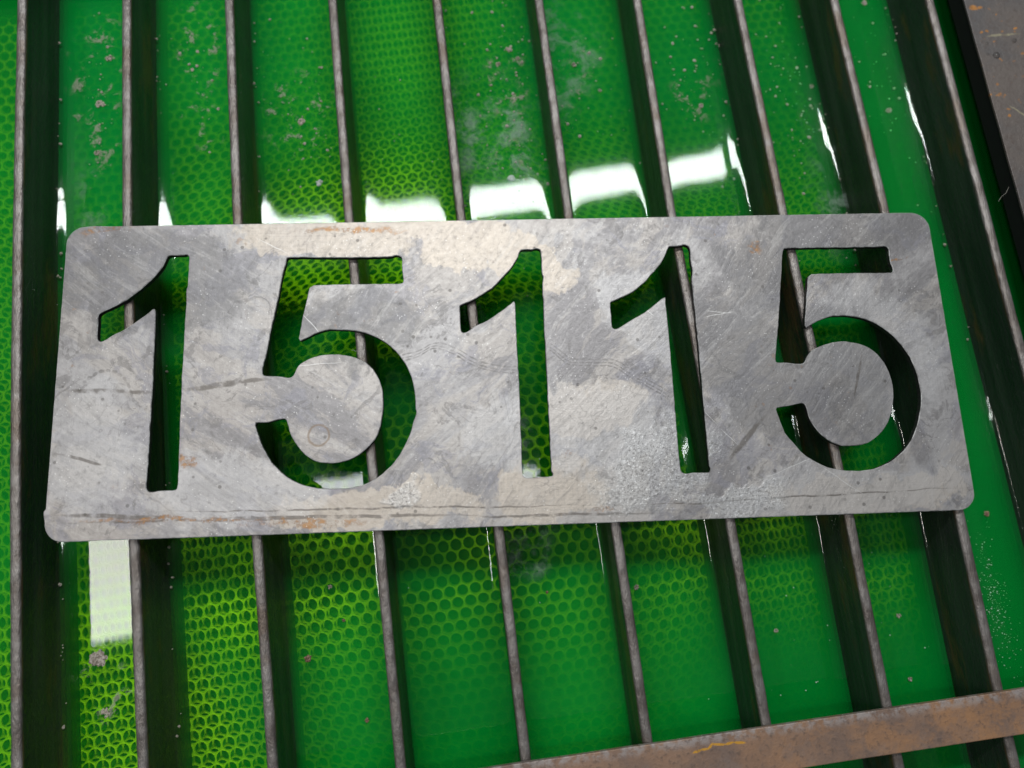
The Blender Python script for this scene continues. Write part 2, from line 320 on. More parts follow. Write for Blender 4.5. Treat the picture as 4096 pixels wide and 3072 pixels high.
def mat_rust(name, warm):
    t = NT(name); o = t.obj
    n1 = t.noise(t.warp(o, 30, .02), 38, 6, .65)
    n2 = t.noise(o, 420, 5, .7)
    c = t.mix(t.ramp(n1, .36, .64), (.185, .128, .104), (.285, .175, .118))
    x = t.n('ShaderNodeSeparateXYZ'); t.l(o, x.inputs[0])
    if warm:
        k = t.ramp(x.outputs[0], .22, .40)
        o2 = t.mul(t.ramp(t.noise(t.warp(o, 60, .02), 60, 6, .7), .40, .60), k)
        c = t.mix(t.mul(o2, .65), c, (.42, .21, .09))
        g = t.mul(t.ramp(t.noise(o, 70, 5, .7), .54, .68), .35)
        c = t.mix(g, c, (.22, .175, .16))
        ed = t.mul(t.ramp(x.outputs[1], -.0985, -.0945), t.ramp(t.noise(o, 260, 4, .7), .4, .6))
        c = t.mix(t.mul(ed, .8), c, (.36, .32, .31))
        w2 = t.warp(o, 200, .0012)
        cr = t.maxi(*[t.seg(w2, (p[0] - .8, p[1] - .8 * (q[1] - p[1]) / (q[0] - p[0])), (q[0] + .8, q[1] + .8 * (q[1] - p[1]) / (q[0] - p[0])), .7) for p, q in zip(CRACK, CRACK[1:])])
        c = t.mix(t.ramp(cr, .1, .5), c, (.58, .29, .035))
    else:
        c = t.mix(t.ramp(t.noise(t.warp(o, 25, .03), 24, 5, .6), .38, .62), (.095, .090, .092), (.135, .112, .100))
        spots = [(473.8, 225, 3, 2), (470.8, 211, 2.6, 1.6), (473.8, 211.5, 1.6, 1.6), (473.2, 164.5, 2.2, 1.8), (481.2, 220.5, 1.5, 1), (488.9, 211.6, 3, 1), (476, 205.5, 1.6, 1), (470.5, 225, 5, 3), (474, 168, 2, 1)]
        w = t.warp(o, 300, .003)
        sp = t.maxi(*[t.blob(w, a, b, c_ * .62, d_ * .62) for a, b, c_, d_ in spots])
        sk = t.mul(t.ramp(t.noise(o, 230, 3, .6), .64, .70), t.ramp(t.noise(o, 20, 2), .42, .58))
        c = t.mix(t.maxi(t.ramp(sp, .1, .5), t.mul(sk, .8)), c, t.mix(t.noise(o, 600, 3), (.22, .10, .04), (.55, .24, .05)))
        ln = t.ramp(t.maxi(t.seg(t.warp(o, 120, .005), (471, 209), (492, 208), .8), t.seg(t.warp(o, 90, .006), (474, 170), (486, 158), .7)), .1, .5)
        c = t.mix(t.mul(ln, .5), c, (.40, .36, .22))
    c = t.mix(t.mul(t.ramp(n2, .50, .68), .6), c, (.095, .07, .06))
    h = t.add(n2, t.mul(n1, .8))
    t.principled(c, t.add(t.mul(n2, .3), .38 if warm else .3), .25, t.bump(h, .5, .0006))
    return t.m

def mat_mat():
    t = NT('lime_plastic'); o = t.obj
    n = t.noise(o, 60, 3)
    t.principled(t.mix(n, (.46, .84, .05), (.62, .97, .08)), .45)
    return t.m

def mat_floor():
    t = NT('dark_green_tank_paint'); n = t.noise(t.obj, 40, 4)
    t.principled(t.mix(n, (.015, .20, .04), (.025, .30, .055)), .6)
    return t.m

def mat_murk():
    """one thin leaf of the dye hanging in the water; four leaves make up the depth"""
    t = NT('suspended_green_dye'); o = t.obj
    w = t.warp(o, 14, .05)
    sx = t.n('ShaderNodeSeparateXYZ'); t.l(o, sx.inputs[0])
    far = t.ramp(sx.outputs[0], .385, .425, 0, .24)
    low = t.mul(t.ramp(sx.outputs[1], -.030, -.085, 0, .25), t.ramp(sx.outputs[0], .06, .17))
    clear = t.maxi(t.blob(w, 20, -70, 75, 110), t.blob(w, 95, 0, 70, 60), t.mul(t.blob(w, 150, 150, 90, 65), .8), t.mul(t.blob(w, 200, 20, 75, 60), .85), t.mul(t.blob(w, 300, -10, 80, 34), .7))
    cloud = t.maxi(t.blob(w, 25, 230, 45, 110), t.mul(t.blob(w, 265, 250, 60, 90), .6), t.mul(t.blob(w, 90, 270, 90, 80), .5), t.mul(t.blob(w, 345, 215, 85, 90), .9), t.mul(t.blob(w, 375, 60, 60, 80), 1.0))
    m = t.add(t.add(t.add(far, low), .64), t.mul(t.math('SUBTRACT', t.noise(w, 13, 3), .5), .30))
    m = t.math('SUBTRACT', m, t.mul(t.ramp(clear, 0, .6), .36))
    m = t.add(m, t.mul(t.ramp(cloud, 0, .7), .15))
    m = t.add(m, t.ramp(sx.outputs[1], .15, .24, 0, .06))
    milk = t.math('MINIMUM', t.math('MAXIMUM', m, .14), .93)
    leaf = t.math('SUBTRACT', 1.0, t.math('POWER', t.math('SUBTRACT', 1.0, milk), 1 / 4))
    dcol = t.mix(t.ramp(t.noise(w, 18, 3), .35, .65), (.002, .42, .070), (.008, .52, .085))
    dcol = t.mix(t.mul(t.ramp(cloud, 0, .6), .6), dcol, (.0, .50, .115))
    dcol = t.mix(t.ramp(sx.outputs[0], .20, .42, 0, .75), dcol, (.001, .37, .066))
    tr = t.n('ShaderNodeBsdfTransparent'); tr.inputs[0].default_value = (.955, .99, .70, 1)
    df = t.n('ShaderNodeBsdfDiffuse'); t.put(df.inputs[0], dcol)
    tl = t.n('ShaderNodeBsdfTranslucent'); t.put(tl.inputs[0], dcol)
    mm = t.n('ShaderNodeMixShader'); mm.inputs[0].default_value = .42; t.l(df.outputs[0], mm.inputs[1]); t.l(tl.outputs[0], mm.inputs[2])
    mx = t.n('ShaderNodeMixShader'); t.put(mx.inputs[0], leaf); t.l(tr.outputs[0], mx.inputs[1]); t.l(mm.outputs[0], mx.inputs[2])
    t.l(mx.outputs[0], t.out.inputs[0])
    return t.m

def mat_water():
    t = NT('green_dyed_water'); o = t.obj
    w = t.warp(o, 14, .05)
    # pale scum film and beige rust smears floating on top
    fv = t.maxi(t.blob(w, 232, 193, 24, 60), t.blob(w, 234, 160, 22, 40), t.blob(w, 270, 235, 26, 40), t.mul(t.blob(w, 214, -14, 22, 16), 1.0), t.mul(t.blob(w, 213, 195, 14, 60), .8), t.mul(t.blob(w, 217, 35, 10, 50), .8), t.mul(t.blob(w, 15, 180, 12, 40), .7), t.mul(t.blob(w, 395, 150, 16, 50), .6))
    fn = t.ramp(t.noise(t.warp(o, 60, .02), 75, 6, .7), .46, .70)
    film = t.mul(t.mul(t.ramp(fv, .05, .7), fn), .5)
    sv = t.maxi(t.blob(w, 25, 240, 16, 55), t.blob(w, 72, 262, 18, 36), t.blob(w, 78, 225, 12, 26), t.blob(w, 125, 215, 20, 30), t.blob(w, 236, 225, 14, 40), t.blob(w, 232, 182, 12, 22), t.blob(w, 275, 222, 16, 22), t.mul(t.blob(w, 22, -45, 12, 26), .9), t.mul(t.blob(w, 335, 205, 16, 26), .7))
    sn = t.ramp(t.noise(t.warp(o, 130, .008), 105, 6, .72), .55, .63)
    smear = t.mul(t.mul(t.ramp(sv, .08, .55), sn), .58)
    dcol = t.mix(t.math('GREATER_THAN', smear, film), (.34, .42, .37), t.mix(t.noise(o, 500, 3), (.27, .25, .20), (.42, .39, .34)))
    cover = t.math('MAXIMUM', smear, film)
    tr = t.n('ShaderNodeBsdfTransparent'); tr.inputs[0].default_value = (1, 1, 1, 1)
    df = t.n('ShaderNodeBsdfDiffuse'); t.put(df.inputs[0], dcol)
    mx = t.n('ShaderNodeMixShader'); t.put(mx.inputs[0], cover); t.l(tr.outputs[0], mx.inputs[1]); t.l(df.outputs[0], mx.inputs[2])
    gl = t.n('ShaderNodeBsdfGlossy'); gl.inputs['Roughness'].default_value = .042
    rip = t.bump(t.noise(o, 16, 2, .4), .06, .002)
    t.l(rip, gl.inputs['Normal'])
    fr = t.n('ShaderNodeFresnel'); fr.inputs['IOR'].default_value = 1.33
    t.l(rip, fr.inputs['Normal'])
    m2 = t.n('ShaderNodeMixShader'); t.l(fr.outputs[0], m2.inputs[0]); t.l(mx.outputs[0], m2.inputs[1]); t.l(gl.outputs[0], m2.inputs[2])
    t.l(m2.outputs[0], t.out.inputs[0])
    return t.m

def mat_flake(name, a, b):
    t = NT(name); n = t.noise(t.obj, 700, 4, .7)
    t.principled(t.mix(t.ramp(n, .35, .65), a, b), .55, .0, t.bump(n, .8, .0005))
    return t.m

def mat_drop():
    t = NT('clear_droplet')
    tr = t.n('ShaderNodeBsdfTransparent'); tr.inputs[0].default_value = (.92, .92, .92, 1)
    gl = t.n('ShaderNodeBsdfGlossy'); gl.inputs['Roughness'].default_value = .02
    fr = t.n('ShaderNodeFresnel'); fr.inputs['IOR'].default_value = 1.33
    m = t.n('ShaderNodeMixShader'); t.l(fr.outputs[0], m.inputs[0]); t.l(tr.outputs[0], m.inputs[1]); t.l(gl.outputs[0], m.inputs[2])
    t.l(m.outputs[0], t.out.inputs[0])
    return t.m

def mat_plain(name, c, r, metal=0.0):
    t = NT(name); n = t.noise(t.obj, 200, 3)
    t.principled(t.mix(n, tuple(x * .75 for x in c), tuple(min(1, x * 1.2) for x in c)), r, metal)
    return t.m

CRACK = [(266.7, -99.0), (269.8, -98.6), (272.9, -98.3), (274.7, -96.9), (280.2, -97.9), (283.4, -97.3), (288.4, -98.4)]
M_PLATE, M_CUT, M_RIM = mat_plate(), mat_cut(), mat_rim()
M_BAR, M_RAIL = mat_rust('rusty_flat_bar_steel', True), mat_rust('dark_rail_steel', False)
M_MAT, M_FLOOR, M_WATER, M_MURK = mat_mat(), mat_floor(), mat_water(), mat_murk()
M_SCUM = mat_flake('rust_scum', (.30, .26, .21), (.48, .43, .37))
M_FLAKE = mat_flake('grey_brown_flake', (.20, .16, .13), (.46, .41, .36))
M_BROWN = mat_flake('brown_flake', (.11, .055, .035), (.34, .22, .15))
M_PALE = mat_flake('pale_flake', (.45, .48, .46), (.75, .78, .76))
M_DROP = mat_drop()
M_LINT = mat_plain('pale_lint', (.40, .38, .33), .7)

# ------------------------------------------------------------------ tank, mat, water
ZW = -27.5            # water level, slat tops are at 0
ZM = -42.5            # top of the honeycomb mat
X0, X1, Y0, Y1 = -62, 500, -150, 312
tank = link(bpy.data.objects.new('water_tank', None)); tank.location = (.2, .08, -.06)
tag(tank, 'dark green tank of the cutting table holding the water beneath the slats', 'tank')
def tank_part(name, *b):
    v, f = box(*b)
    v = [(x - .2, y - .08, z + .06) for x, y, z in v]
    return mesh_obj(name, v, f, M_FLOOR, tank)
tank_part('tank_floor', X0, X1, Y0, Y1, -60, -54)
tank_part('tank_wall', X0 - 3, X0, Y0, Y1, -60, -6)
tank_part('tank_wall', X1, X1 + 3, Y0, Y1, -60, -3.2)
tank_part('tank_wall', X0, X1, Y0 - 3, Y0, -60, -6)
tank_part('tank_wall', X0, X1, Y1, Y1 + 3, -60, -6)

def honeycomb_mesh(a, x0, x1, y0, y1, hole, depth):
    """a sheet with round holes in hexagonal packing, rows along X"""
    n = 12
    ang = [2 * math.pi * k / n + math.pi / 6 for k in range(n)]
    R_ = a / math.sqrt(3)
    outer = np.array([(R_ * math.cos(t), R_ * math.sin(t)) if k % 2 == 0 else (a / 2 * math.cos(t), a / 2 * math.sin(t)) for k, t in enumerate(ang)])
    inner = np.array([(hole * math.cos(t), hole * math.sin(t)) for t in ang])
    ctr = []
    dy = a * math.sqrt(3) / 2
    j = 0; y = y0
    while y < y1:
        x = x0 + (a / 2 if j % 2 else 0)
        while x < x1:
            ctr.append((x, y)); x += a
        y += dy; j += 1
    V, F = [], []
    rnd = np.random.RandomState(3)
    for i, (cx, cy) in enumerate(ctr):
        b = i * 36
        s = 1 + rnd.uniform(-.035, .035)
        for p in outer: V.append(((cx + p[0]) * MM, (cy + p[1]) * MM, 0))
        for p in inner: V.append(((cx + p[0] * s) * MM, (cy + p[1] * s) * MM, .00025))
        for p in inner: V.append(((cx + p[0] * s * 1.03) * MM, (cy + p[1] * s * 1.03) * MM, -depth * MM))
        for k in range(n):
            k2 = (k + 1) % n
            F.append((b + k, b + k2, b + 12 + k2, b + 12 + k))
            F.append((b + 12 + k, b + 12 + k2, b + 24 + k2, b + 24 + k))
    return V, F
hv, hf = honeycomb_mesh(6.15, -58, 404, -146, 308, 2.76, .7)
mat_o = mesh_obj('honeycomb_mat', [(x - .173, y - .081, z) for x, y, z in hv], hf, M_MAT)
mat_o.location = (.173, .081, ZM * MM); mat_o.rotation_euler = (0, 0, math.radians(2.4))
tag(mat_o, 'lime green honeycomb mat of round cells lying under the green water', 'mat')
lower = bpy.data.objects.new('lower_rim', mat_o.data); link(lower, mat_o)
lower.location = (0, 0, -.0065)

# slats -----------------------------------------------------------------
HW = 2.15
def slat_x(k, y):
    p = sorted(SLATS[k])
    if y <= p[0][0]: a, b = p[0], p[1]
    elif y >= p[-1][0]: a, b = p[-2], p[-1]
    else:
        for a, b in zip(p, p[1:]):
            if a[0] <= y <= b[0]: break
    t = (y - a[0]) / (b[0] - a[0])
    return a[1] + (b[1] - a[1]) * max(-.35, min(1.35, t))

def make_slat(k):
    prof = [(-HW, ZM + .3), (-HW, -20), (-HW, -9), (-HW, -3), (-HW, -1.5), (-HW * .93, -.75), (-HW * .7, -.28), (-HW * .35, -.08), (0, -.03),
            (HW * .35, -.08), (HW * .7, -.28), (HW * .93, -.75), (HW, -1.5), (HW, -3), (HW, -9), (HW, -20), (HW, ZM + .3)]
    ys = np.arange(Y0 + 1, Y1 - 1, 2.5)
    V, F = [], []
    np_ = len(prof)
    for y in ys:
        cx = slat_x(k, y)
        for i, (px, pz) in enumerate(prof):
            q = Vector((k * 3.1 + px * .2, y * .13, pz * .2))
            top = max(0, 1 + pz / 2.5)
            nx = mnoise.noise(q) * (.10 + .08 * top) + mnoise.noise(Vector((k * 7.7, y * .011, 0))) * .25
            nz = 0 if pz > -.2 else mnoise.noise(q * 1.7) * .1 * top
            V.append(((cx + px + nx) * MM, y * MM, (pz - abs(nz)) * MM))
    for j in range(len(ys) - 1):
        for i in range(np_ - 1):
            a = j * np_ + i
            F.append((a, a + np_, a + np_ + 1, a + 1))
    F.append(tuple(range(np_))); e = (len(ys) - 1) * np_
    F.append(tuple(range(e + np_ - 1, e - 1, -1)))
    c = Vector((slat_x(k, 80) * MM, .08, ZM * MM))
    o = mesh_obj('steel_slat', [tuple(Vector(v) - Vector((c.x, c.y, 0))) for v in V], F, mat_slat(k), smooth=True)
    o.location = (c.x, c.y, 0)
    return o
SL = ['leftmost upright steel slat, running free of the number plate past its left end',
      'upright steel slat seen through the flag of the first cut-out 1 on the left',
      'upright steel slat passing under the solid metal between the left 1 and the left 5',
      'upright steel slat seen through the top bar and bowl of the left cut-out 5',
      'upright steel slat seen through the tip of the flag of the middle cut-out 1',
      'upright steel slat hidden by solid metal between the two neighbouring cut-out 1s on the right',
      'upright steel slat seen slanting down the stem of the rightmost cut-out 1',
      'upright steel slat crossing the left side of the right-hand cut-out 5',
      'upright steel slat coming out beneath the lower right corner of the number plate',
      'rightmost upright steel slat, beside the dark gap along the wide side rail']
for k in range(10):
    tag(make_slat(k), SL[k], 'slat', 'parallel steel slats of the cutting table')

# water with a curved rim (meniscus) wherever it meets steel ----------------
def water():
    V, F = [], []
    ys = np.arange(Y0, Y1 + .1, 2.0)
    edges = [None] + list(range(10)) + [None]
    prof = [0, .15, .35, .6, .9, 1.3, 1.8, 2.4, 3.1, 4, 5, 6.2, 7.6, 9.5, 12, 15]
    for ch in range(11):
        base = len(V); L, R_ = edges[ch], edges[ch + 1]
        for y in ys:
            xl = X0 if L is None else slat_x(L, y) + HW - .25
            xr = X1 if R_ is None else slat_x(R_, y) - HW + .25
            ml = (2.4 + .35 * mnoise.noise(Vector((ch * 5.3, y * .035, 1))) + .05 * mnoise.noise(Vector((ch * 5.3, y * .22, 4))))
            mr = (2.4 + .35 * mnoise.noise(Vector((ch * 9.3, y * .035, 7))) + .05 * mnoise.noise(Vector((ch * 9.3, y * .22, 9))))
            mid = (xl + xr) / 2
            xs = [xl + p for p in prof] + [mid] + [xr - p for p in reversed(prof)]
            for x in xs:
                z = ZW + ml * math.exp(-(x - xl) / 2.9) + mr * math.exp(-(xr - x) / 2.9)
                V.append((x * MM, y * MM, z * MM))
        n = len(prof) * 2 + 1
        for j in range(len(ys) - 1):
            for i in range(n - 1):
                a = base + j * n + i
                F.append((a, a + 1, a + n + 1, a + n))
    return tag(mesh_obj('water', V, F, M_WATER, smooth=True), kind='structure')
water()
mv, mf = [], []
for i in range(4):
    z = ZW - .6 - i * 3.7
    mf.append(tuple(len(mv) + q for q in range(4)))
    mv += [(x * MM, y * MM, z * MM) for x, y in ((X0, Y0), (X1, Y0), (X1, Y1), (X0, Y1))]
tag(mesh_obj('suspended_dye', mv, mf, M_MURK), kind='stuff')

# rusty cross bar and side rail ---------------------------------------------
bar = bevel_box('cross_bar', X0 - 4, 474, -110.6, -93.6, .05, 2.4, .35, M_BAR, cuts=90, wob=.12)
tag(bar, 'rusty brown flat bar lying across the slats at the lower right edge', 'bar')
rail = bevel_box('side_rail', 466.5, 545, -160, 322, -.6, .6, .25, M_RAIL, cuts=120, wob=.15)
tag(rail, 'wide dark steel side rail with orange rust spots at the upper right', 'rail')
lv, lf = box(467.2, 470.0, -160, 322, -10, -.7)
mesh_obj('rail_leg', lv, lf, mat_plain('black_steel', (.012, .013, .013), .6, .2), rail)
bar.location.z += .00075

# the number plate ------------------------------------------------------------
def plate_outline():
    cs = [(-198.15, 68.9), (196.55, 69.05), (197.96, -69.05), (-196.6, -68.9)]
    r = 8.0; P = []
    for i, c in enumerate(cs):
        c = Vector(c); a = (Vector(cs[i - 1]) - c).normalized(); b = (Vector(cs[(i + 1) % 4]) - c).normalized()
        if i == 3:
            a, b = a, b
        p, q = c + a * r, c + b * r
        for t in range(9):
            t /= 8; u = t
            # circular-ish fillet
            k = .5523
            p1, p2 = p - a * r * k, q - b * r * k
            pt = p * (1 - u) ** 3 + p1 * 3 * u * (1 - u) ** 2 + p2 * 3 * u * u * (1 - u) + q * u ** 3
            P.append((pt.x, pt.y))
        if i == 3:     # the torch's lead-out leaves a small step on the left edge
            P += [(-197.35, -57.6), (-197.5, -56.4), (-196.7, -55.3), (-196.75, -50)]
        if i == 0:
            P.insert(2, (P[2][0], P[2][1]))
            P += [(-186, 69.25), (-180, 68.95)]
    return P

def densify(poly, step, wob, seed, sharp=2.2):
    out = []
    n = len(poly)
    for i in range(n):
        a, b = Vector(poly[i]), Vector(poly[(i + 1) % n])
        m = max(1, int((b - a).length / step))
        for j in range(m):
            p = a.lerp(b, j / m)
            q = Vector((p.x * .35, p.y * .35, seed))
            p = p + Vector((mnoise.noise(q), mnoise.noise(q + Vector((5, 9, 2))))) * wob
            out.append(p)
    return out

def chaikin(poly):
    """one corner-cutting pass that keeps long straight runs"""
    out = []
    n = len(poly)
    for i in range(n):
        a, b, c = Vector(poly[i - 1]), Vector(poly[i]), Vector(poly[(i + 1) % n])
        la, lc = (a - b).length, (c - b).length
        ra, rc = min(.25, 1.6 / max(la, .01)), min(.25, 1.6 / max(lc, .01))
        out.append(tuple(b.lerp(a, ra))); out.append(tuple(b.lerp(c, rc)))
    return out

def number_plate():
    cu = bpy.data.curves.new('plate_curve', 'CURVE')
    cu.dimensions = '2D'; cu.fill_mode = 'BOTH'
    T = 3.0
    bev = .28
    cu.extrude = (T / 2 - bev) * MM
    cu.bevel_depth = bev * MM; cu.bevel_resolution = 0; cu.offset = -bev * MM
    loops = [densify(plate_outline(), 3, .10, 1)] + [densify(chaikin(d), 1.6, .24, 3 + i * 4) for i, d in enumerate(DIGITS)]
    for lp in loops:
        s = cu.splines.new('POLY'); s.points.add(len(lp) - 1)
        for pt, p in zip(s.points, lp): pt.co = (p.x * MM, p.y * MM, 0, 1)
        s.use_cyclic_u = True
    tmp = bpy.data.objects.new('plate_tmp', cu); sc.collection.objects.link(tmp)
    bpy.context.view_layer.update()
    dg = bpy.context.evaluated_depsgraph_get()
    me = bpy.data.meshes.new_from_object(tmp.evaluated_get(dg))
    bpy.data.objects.remove(tmp); bpy.data.curves.remove(cu)
    me.name = 'number_plate'
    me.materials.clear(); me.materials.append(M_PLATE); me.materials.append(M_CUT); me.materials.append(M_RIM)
    me.update()
    for p in me.polygons:
        p.material_index = 1 if p.normal.z < .35 else (2 if p.normal.z < .95 else 0)
        p.use_smooth = False
    o = link(bpy.data.objects.new('number_plate', me))
    o.location = (.21601, .06662, T / 2 * MM + .00002)
    o.rotation_euler = (0, 0, math.radians(-5.1024))
    return tag(o, 'grey steel plate with the house number 15115 cut through it, lying across the slats', 'number plate')
plate = number_plate()
PM = Matrix.Translation((.21601, .06662, 0)) @ Matrix.Rotation(math.radians(-5.1024), 4, 'Z')

# ------------------------------------------------------------------ floating rust, drops, lint
def lump(r, h, seed, n=9, rings=3):
    """irregular flattened flake: a ragged dome"""
    rn = random.Random(seed)
    ph = [rn.uniform(.62, 1.12) for _ in range(n)]
    V = [(0, 0, h * rn.uniform(.8, 1.1))]; F = []
    for k in range(1, rings + 1):
        f = k / rings
        for i in range(n):
            a = 2 * math.pi * i / n + rn.uniform(-.12, .12)
            rr = r * f * ph[i] * rn.uniform(.9, 1.1)
            z = h * (1 - f ** 2) * rn.uniform(.5, 1.3) - (.15 if k == rings else 0)
            V.append((rr * math.cos(a), rr * math.sin(a), z))
    for i in range(n): F.append((0, 1 + i, 1 + (i + 1) % n))
    for k in range(rings - 1):
        b = 1 + k * n
        for i in range(n):
            F.append((b + i, b + n + i, b + n + (i + 1) % n, b + (i + 1) % n))
    return V, F

def rag(r, h, seed):
    """cluster of small lumps that clings together"""
    rn = random.Random(seed); V, F = [], []
    m = int(10 + r * 16)
    for i in range(m):
        a = rn.uniform(0, 6.28); d = r * math.sqrt(rn.random()) * .8
        v, f = lump(r * rn.uniform(.07, .30), h * rn.uniform(.3, 1), seed * 31 + i, 7, 2)
        b = len(V); V += [(x + d * math.cos(a), y + d * math.sin(a) * rn.uniform(.6, 1.1), z) for x, y, z in v]
        F += [tuple(b + q for q in t) for t in f]
    return V, F

BIG = [
 (19.7, -35.7, 4.2, 'g', 'ragged grey rust clump with wet sparkle, below the square light reflection at lower left'),
 (22.5, -58.6, 2.4, 's', 'beige scum patch below the largest clump at lower left'),
 (121.6, -18.4, 1.25, 'g', 'round grey flake under the left 5, nearest to the plate edge there'),
 (109.9, -47.6, 1.9, 'b', 'oval brown flake floating between the third and fourth slats at lower left'),
 (126.7, -33.6, .9, 'b', 'tiny dark brown flake between the round grey flake and the fourth slat'),
 (260.1, -36.2, 1.5, 'g', 'grey brown flake beside the sixth slat below the plate'),
 (219.0, -33.2, .8, 'b', 'small reddish flake between the fifth and sixth slats below the plate'),
 (131.3, 178.7, 2.0, 'w', 'whitish foam flake above the plate left of the fourth slat'),
 (280.5, 216.0, 1.4, 's', 'single beige flake between the sixth and seventh slats in the upper middle'),
 (236.1, 245.1, 2.4, 's', 'large beige clump between the fifth and sixth slats near the top'),
 (239.9, 238.8, 1.5, 's', 'smaller beige flake just below the large clump near the top'),
 (229.4, 236.5, 1.6, 's', 'beige flake left of and below the large clump near the top'),
 (269.2, 232.2, 1.7, 's', 'beige flake just right of the sixth slat near the top'),
 (228.1, 171.1, 2.3, 'w', 'frothy white flake on the long light reflection above the plate'),
 (124.6, 213.5, 2.4, 's', 'beige scum smear between the third and fourth slats in the upper left'),
 (24.2, 233.4, 2.6, 's', 'beige scum patch left of the second slat, middle of three in a line'),
 (22.7, 206.5, 1.8, 's', 'beige scum patch left of the second slat, lowest of three in a line'),
 (29.2, 259.5, 2.2, 's', 'beige scum patch left of the second slat, topmost of three in a line'),
 (433.3, 189.1, 2.0, 's', 'clustered beige flakes between the two rightmost slats'),
 (434.5, 254.5, 2.2, 's', 'beige flake at the top edge between the two rightmost slats'),
 (432.4, -24.3, 1.6, 'b', 'rusty brown flake right of the plate lower right corner'),
 (379.1, -64.3, 1.35, 's', 'round beige flake between the eighth and ninth slats at lower right'),
 (320.7, -63.3, 1.3, 's', 'round beige flake between the seventh and eighth slats at lower right'),
 (377.9, -92.0, 1.3, 'g', 'grey flake beside the upper edge of the rusty bar'),
 (394.5, 207.0, 1.6, 's', 'beige flake just left of the ninth slat above the plate'),
 (333.0, 201.8, 1.7, 's', 'beige flake pair between the seventh and eighth slats above the plate'),
 (133.5, -76.6, 1.3, 'b', 'dull brown speck near the bottom edge left of the fourth slat'),
]
MATS = {'g': M_FLAKE, 's': M_SCUM, 'b': M_BROWN, 'w': M_PALE}
for i, (x, y, r, m, lab) in enumerate(BIG):
    v, f = rag(r, .45, i + 1) if m in 'gsw' else lump(r, .7, i + 5, 13, 4)
    o = mesh_obj('rust_flake', [(a * MM, b * MM, c * MM) for a, b, c in v], f, MATS[m])
    o.location = (x * MM, y * MM, (ZW + .02) * MM)
    tag(o, lab, 'flake', 'larger flakes floating on the green water')

def stuff(name, items, mat):
    V, F = [], []
    for v, f, (x, y, z) in items:
        b = len(V); V += [((p[0] + x) * MM, (p[1] + y) * MM, (p[2] + z) * MM) for p in v]
        F += [tuple(b + q for q in t) for t in f]
    return tag(mesh_obj(name, V, F, mat), kind='stuff')

def free_water(x, y):
    for k in range(10):
        if abs(x - slat_x(k, y)) < HW + .8: return False
    return True
rn = random.Random(11)
it = []
def scatter(n, cx, cy, sx, sy, r0, r1):
    for _ in range(n):
        x, y = rn.gauss(cx, sx), rn.gauss(cy, sy)
        if Y0 < y < Y1 and free_water(x, y):
            r = r0 + (r1 - r0) * rn.random() ** 3
            v, f = lump(r, r * .5, rn.randrange(10 ** 6), 6, 2); it.append((v, f, (x, y, ZW)))
scatter(90, 236, 225, 9, 34, .2, .9); scatter(60, 233, 180, 9, 14, .2, .8); scatter(40, 275, 225, 12, 25, .2, .8)
scatter(40, 25, 232, 3.5, 26, .25, 1.0); scatter(30, 72, 248, 7, 18, .25, 1.2); scatter(45, 128, 212, 10, 22, .25, 1.1); scatter(30, 120, 250, 12, 14, .2, .9)
scatter(50, 335, 205, 16, 35, .25, 1.1); scatter(55, 385, 205, 12, 35, .25, 1.1); scatter(60, 432, 205, 7, 40, .2, .95); scatter(35, 180, 190, 14, 40, .15, .6)
scatter(60, 290, 215, 25, 40, .25, 1.2); scatter(70, 232, 215, 12, 45, .3, 1.3); scatter(50, 340, 220, 14, 35, .3, 1.3); scatter(50, 385, 215, 12, 30, .3, 1.2); scatter(40, 375, 150, 18, 30, .2, .8); scatter(60, 220, 60, 220, 150, .12, .5)
for k, n, ya, yb in ((0, 34, -140, 280), (1, 34, -140, 280), (2, 18, 100, 280), (9, 26, 60, 280), (7, 18, 100, 270), (8, 18, 0, 270), (4, 8, 120, 280)):
    for _ in range(n):
        y = rn.uniform(ya, yb); s = 1 if k < 5 else -1
        x = slat_x(k, y) + s * (HW + rn.uniform(.5, 2.6))
        r = .3 + .7 * rn.random() ** 2
        v, f = lump(r, r * .7, rn.randrange(10 ** 6), 6, 2); it.append((v, f, (x, y, ZW + 2.25 * math.exp(-(abs(x - slat_x(k, y)) - HW) / 2.5))))
stuff('floating_rust_specks', it, M_SCUM)
# fine pale specks and tiny bubbles; the dense right-hand run paints reflected-light sparkle
it2 = []
for n, cx, cy, sx, sy in ((260, 426, -62, 3.4, 16), (50, 232, 175, 9, 25), (40, 213, 0, 7, 30), (45, 300, -40, 60, 40), (40, 130, 90, 40, 60), (40, 345, -50, 35, 35), (30, 140, 180, 30, 12)):
    for _ in range(n):
        x, y = rn.gauss(cx, sx), rn.gauss(cy, sy)
        if free_water(x, y):
            r = .10 + .30 * rn.random() ** 3
            v, f = lump(r, r * .9, rn.randrange(10 ** 6), 6, 2); it2.append((v, f, (x, y, ZW)))
stuff('pale_surface_specks', it2, M_PALE)

